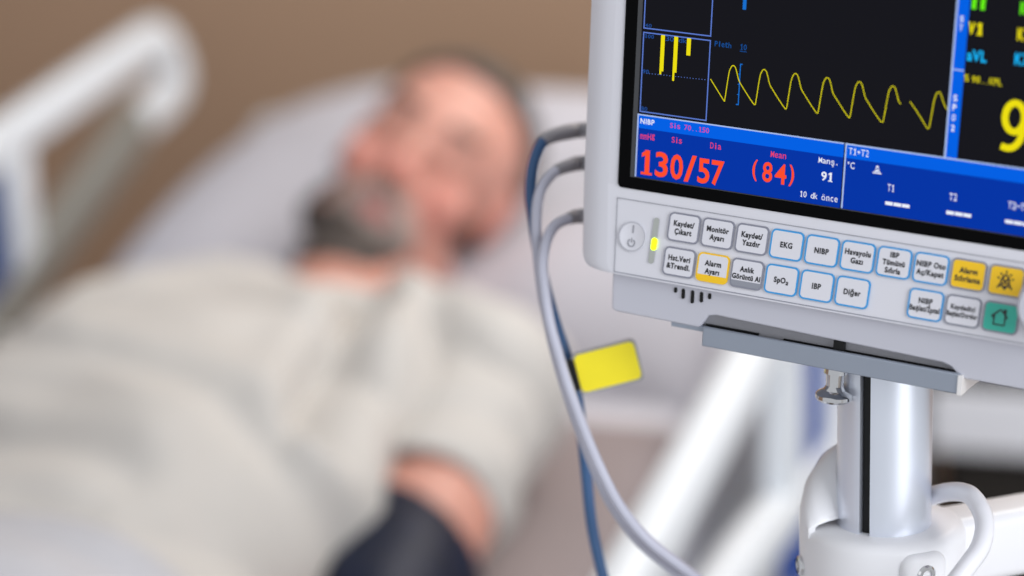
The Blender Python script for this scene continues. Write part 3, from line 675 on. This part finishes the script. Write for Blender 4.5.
d = MB(); f_ = K(.3); n = 36
d.loft([[K(h)(-24.6+r_*math.cos(2*math.pi*i/n), 21.4-r_*math.sin(2*math.pi*i/n)) for i in range(n)] for r_, h in ((6.75, 0), (6.7, .5), (5.9, .5), (5.6, .4))], PLASTIC, True, True)
ringpoly(d, -24.6, 21.4, 6.15, 6.7, K(.56), PALELINE); quad(d, -24.7, -24.1, 19.8, 16.2, K(.62), GREYLINE); ringpoly(d, -24.5, 24.2, 1.35, 1.95, K(.62), GREYLINE, 120, 420, 20); quad(d, -24.75, -24.25, 24.1, 21.9, K(.62), GREYLINE)
q = d.build('power_button', mon); q['label'] = 'round power button with printed power symbol'
d = MB(); pr = rrect(-15.1, -12.4, 11.2, 32.0, 1.3, 6); d.poly([K(.3)(x, k) for x, k in pr][::-1], LEDSTRIP); lw = d.build('lamp_window', mon)
d = MB(); pr = rrect(-14.7, -11.9, 20.3, 25.8, 1.2, 6); d.poly([K(.5)(x, k) for x, k in pr][::-1], LED); q = d.build('battery_lamp', lw); q['label'] = 'lit yellow green lamp'
NAMES = {}
def button(col, row, txt, rim=RIM_GREY, face=KEY, foot=None, label=None, sym=None, wide=0, ts=1.0, bold=.036):
    cx_, ck = col*16.5, (13.85, 29.3)[row]; hw, hk = 7.7, 6.45
    d = MB(); x0, x1 = cx_-hw, cx_+hw+wide
    O_ = [(a, b_) for a, b_ in rrect(x0, x1, ck-hk, ck+hk, 2.3, 6)]; I_ = [(a, b_) for a, b_ in rrect(x0+.75, x1-.75, ck-hk+.75, ck+hk-.75, 1.7, 6)]
    f0, fa_, fb = K(0), K(.55), K(.45)
    o3, o3t, i3 = [f0(*q) for q in O_], [fa_(*q) for q in O_], [fa_(*q) for q in I_]
    d.strip(o3t, o3, rim); d.strip(i3, o3t, rim); d.poly(i3[::-1], face)
    if foot:
        kk = ck+hk-.75; pf = [q for q in I_ if q[1] > ck+3.4]
        xs = I_[0][0]; pf = [(x0+.75, ck+3.3)]+[(a, b_) for a, b_ in rrect(x0+.75, x1-.75, ck-hk, ck+hk-.75, 1.7, 6) if b_ > ck+3.4]
        pf = sorted(pf[1:], key=lambda q: math.atan2(q[1]-ck-2, q[0]-cx_)); pf = pf+[(x0+.75, ck+3.3), (x1-.75, ck+3.3)]
        d.poly([K(.62)(*q) for q in pf][::-1], foot)
    lines = txt.split('\n') if txt else []
    lh = 2.45*ts; pitch = 3.55*ts
    for i, t in enumerate(lines):
        kc = ck+(i-(len(lines)-1)/2)*pitch-(.3 if foot else 0); vs, fs2 = glyphs(t, bold)
        desc = min(q[1] for q in vs); asc = max(q[1] for q in vs); s_ = lh/.73
        w = (max(q[0] for q in vs)-min(q[0] for q in vs))*s_*.86; w = min(w, hw*2-2.0)
        def fn(x, z, kc=kc): return K(.68)(x, kc+lh/2-z)
        text(d, t, cx_-w/2, cx_+w/2, desc*s_, asc*s_, fn, INK, bold)
    if sym == 'bell':
        g = lambda x, z: K(.68)(cx_-.3+x, ck-z)
        polyline(d, [(-2.6, -2.2), (-1.8, -1.2), (-1.5, 1.0), (-.7, 2.2), (0, 2.6), (.7, 2.2), (1.5, 1.0), (1.8, -1.2), (2.6, -2.2)], .8, g, INK); polyline(d, [(-2.9, -2.2), (2.9, -2.2)], .6, g, INK)
        d.poly([g(-.8, -2.5), g(.8, -2.5), g(.5, -3.6), g(-.5, -3.6)][::-1], INK)
        for a, b_ in (((-2.4, 3.2), (-1.7, 2.4)), ((2.4, 3.2), (1.7, 2.4)), ((0, 4.4), (0, 3.3)), ((-3.5, 1.2), (-2.6, .9)), ((3.5, 1.2), (2.6, .9)), ((-1.2, -1.6), (1.2, 1.2)), ((1.2, -1.6), (-1.2, 1.2)), ((-2.6, -2.4), (-3.2, -3.2)), ((2.6, -2.4), (3.2, -3.2))): polyline(d, [a, b_], .7, g, INK)
    if sym == 'house':
        g = lambda x, z: K(.68)(cx_-.5+x, ck-z)
        polyline(d, [(-3.3, .2), (-1.2, 2.2), (.2, 3.4), (1.6, 2.2), (3.4, .2)], .8, g, INK); polyline(d, [(-2.2, .9), (-2.2, -3.0), (2.5, -3.0), (2.5, 1.0)], .8, g, INK); polyline(d, [(1.8, 2.4), (1.8, 3.6), (2.5, 3.6), (2.5, 1.6)], .7, g, INK); polyline(d, [(-3.3, .2), (-2.2, .2)], .8, g, INK); polyline(d, [(3.4, .2), (2.5, .2)], .8, g, INK)
    o = d.build('key', mon, angle=30); o['label'] = label; return o
button(0, 0, 'Kaydet/\n\u00c7\u0131kart', label='grey rimmed key reading Kaydet Çıkart'); button(1, 0, 'Monit\u00f6r\nAyar\u0131', label='grey rimmed key reading Monitör Ayarı'); button(2, 0, 'Kaydet/\nYazd\u0131r', label='grey rimmed key reading Kaydet Yazdır')
button(3, 0, 'EKG', RIM_BLUE, label='blue rimmed key reading EKG'); button(4, 0, 'NIBP', RIM_BLUE, label='blue rimmed key reading NIBP'); button(5, 0, 'Havayolu\nGaz\u0131', RIM_BLUE, label='blue rimmed key reading Havayolu Gazı')
button(6, 0, 'IBP\nT\u00fcm\u00fcn\u00fc\nS\u0131f\u0131rla', RIM_BLUE, label='blue rimmed key reading IBP Tümünü Sıfırla', ts=.95); button(7, 0, 'NIBP Oto\nA\u00e7/Kapat', RIM_BLUE, label='blue rimmed key reading NIBP Oto')
button(8, 0, 'Alarm\nS\u0131f\u0131rlama', RIM_GREY, YELLOW, label='yellow key with two lines of lettering'); button(9, 0, '', RIM_GREY, YELLOW, label='yellow key with black bell symbol', sym='bell')
button(0, 1, 'Hst.Veri\n&Trendl.', label='grey rimmed key reading Trendl'); button(1, 1, 'Alarm\nAyar\u0131', YELLOW, KEY, YELLOW, label='white key with yellow rim and foot reading Alarm Ayarı'); button(2, 1, 'Anl\u0131k\nG\u00f6r\u00fcnt\u00fc Al', RIM_GREY, KEY, KGREY, label='white key with grey foot reading Anlık Görüntü Al', ts=.95)
button(3, 1, 'SpO\u2082', RIM_BLUE, label='blue rimmed key reading SpO2'); button(4, 1, 'IBP', RIM_BLUE, label='blue rimmed key reading IBP'); button(5, 1, 'Di\u011fer', RIM_BLUE, label='blue rimmed key reading Diğer')
button(7, 1, 'NIBP\nBa\u015flat/\u0130ptal', RIM_BLUE, label='blue rimmed key reading NIBP Başlat', ts=.95); button(8, 1, 'Kaydedici\nBa\u015flat/Durdur', label='grey rimmed key in the lower row beside the green key', ts=.85); button(9, 1, '', RIM_GREY, GREEN, label='green key with house symbol', sym='house')
d = MB(); kc = K(0)(171.0, 21.0); ax_ = V((0, -ct, st)); d.lathe([(16.2, -2), (16.2, 1.5), (14.6, 2.4), (13.4, 3.0), (12.9, 13), (11.4, 15), (2, 15.4)], kc, PLASTIC2, ax_, 48); q = d.build('dial_knob', mon); q['label'] = 'round grey turning knob'
# sockets on the left flank
for z in (16, 0, -25):
    d = MB(); d.lathe([(6.5, -1), (6.5, 3), (5, 3.4), (3.6, 3.4)], (-45.5, 46, z), DARKGREY, (-1, 0, 0), 20); d.build('socket', mon)
# ================================================================== CABLES
def cable(name, label, start, pts, r, mt, boots=2):
    P = [MW(-50, 46, start)]+[V(q) for q in pts]
    t = thing(name, label, 'cable')
    S_ = spline(P, 6); t.location = P[0]
    loc = lambda L: [q-P[0] for q in L]
    d = MB(); d.tube(loc(S_), r, mt, 12); d.build('cord', t, angle=60)
    d = MB(); bl = S_[:boots*6+1]; d.tube(loc(bl), [r*1.35 if i < len(bl)*.5 else r*1.35-(r*.3)*(i-len(bl)*.5)/(len(bl)*.5) for i in range(len(bl))], BOOT, 14); d.build('plug_boot', t, angle=60)
    return t, P[0]
cb, c0_ = cable('monitor_cable', 'blue cable with yellow tag hanging from the uppermost socket of the monitor', 16, [(.0375, 1.1535, 1.3402), (.0291, 1.1484, 1.3404), (.0217, 1.1431, 1.3397), (.0168, 1.1394, 1.3376), (.0133, 1.136, 1.332), (.0111, 1.134, 1.3242), (.0101, 1.1314, 1.3135), (.011, 1.1291, 1.3042), (.0125, 1.1256, 1.2903), (.0158, 1.121, 1.2716), (.0205, 1.1163, 1.253), (.0249, 1.1128, 1.2389), (.0288, 1.1122, 1.2241), (.0313, 1.1123, 1.2039), (.0332, 1.1118, 1.1813), (.0351, 1.1098, 1.1564), (.0385, 1.1079, 1.1365), (.0456, 1.1055, 1.1061), (.06, 1.10, 1.05), (.09, 1.10, .95)], 0.0028, CABLEB, 4)
cable('monitor_cable', 'grey cable bending down from the middle socket of the monitor', 0, [(.0367, 1.1398, 1.3267), (.0293, 1.1317, 1.3273), (.0225, 1.1262, 1.3259), (.0175, 1.1212, 1.3222), (.0142, 1.1168, 1.3169), (.0125, 1.1144, 1.3074), (.0124, 1.111, 1.2937), (.0141, 1.1058, 1.273), (.0177, 1.1007, 1.2523), (.0228, 1.0955, 1.2316), (.0293, 1.0903, 1.2108), (.0367, 1.0852, 1.19), (.0442, 1.0811, 1.1738), (.056, 1.077, 1.1574), (.0701, 1.0787, 1.1434), (.0853, 1.0805, 1.1301), (.1131, 1.0746, 1.1062)], .0026, CABLE, 3)
cable('monitor_cable', 'grey cable bending down from the lowest socket of the monitor', -25, [(.0347, 1.1239, 1.3042), (.0274, 1.1168, 1.3045), (.021, 1.1102, 1.3028), (.017, 1.1047, 1.2974), (.0146, 1.0993, 1.2881), (.015, 1.0967, 1.2777), (.0169, 1.0927, 1.2617), (.0202, 1.0893, 1.248), (.0244, 1.0856, 1.233), (.0309, 1.0808, 1.2137), (.0387, 1.0758, 1.194), (.0475, 1.0715, 1.1765), (.0588, 1.0679, 1.1621), (.0728, 1.0697, 1.1487), (.087, 1.0718, 1.1364), (.117, 1.0663, 1.1145)], .0026, CABLE, 2)
# tag on the blue cable
TC = V((.0442, 1.1020, 1.2357)); ta, tn = V((.975, .03, .22)).normalized(), V((-.05, -1, .05)).normalized(); tb = tn.cross(ta).normalized(); tn = ta.cross(tb).normalized()
if tn.y > 0: tb = -tb; tn = ta.cross(tb)
def T(x, y, h): return TC+ta*x+tb*y+tn*h-c0_
d = MB(); pr = rrect(-.0158, .0158, -.0105, .0105, .003, 5); d.loft([[T(x, y, h) for x, y in pr] for h in (-.0008, .0008)], CLEAR); tg = d.build('tag', cb)
d = MB(); pr = rrect(-.0146, .0146, -.0093, .0093, .0026, 5); d.loft([[T(x, y, h) for x, y in pr] for h in (.0007, .0012)], TAGY)
q = d.build('tag_label', tg); q['label'] = 'yellow tag label'
d = MB(); d.loft([[T(x, y, h) for x, y in rrect(-.0185, -.0148, -.0075, .0078, .0012, 4)] for h in (-.0018, .0016)], BLACK); d.build('tag_clip', tg)
# white cable looped over the collar
t = thing('power_cable', 'white cable looped over the collar of the pole', 'cable'); P = [(.150, 1.075, 1.160), (.1635, 1.0745, 1.1690), (.1802, 1.0677, 1.1740), (.1863, 1.05, 1.1835), (.1934, 1.0318, 1.1925), (.1987, 1.0126, 1.198), (.2019, 1.0016, 1.1952), (.2024, .993, 1.1897), (.1986, .984, 1.183), (.1905, .976, 1.1762), (.1829, .9720, 1.1664), (.1767, .970, 1.1437), (.172, .972, 1.10), (.17, .98, 1.0)]
t.location = P[0]; d = MB(); d.tube([q-V(P[0]) for q in spline(P, 6)], .0043, WHITE, 14); d.build('cord', t, angle=60)
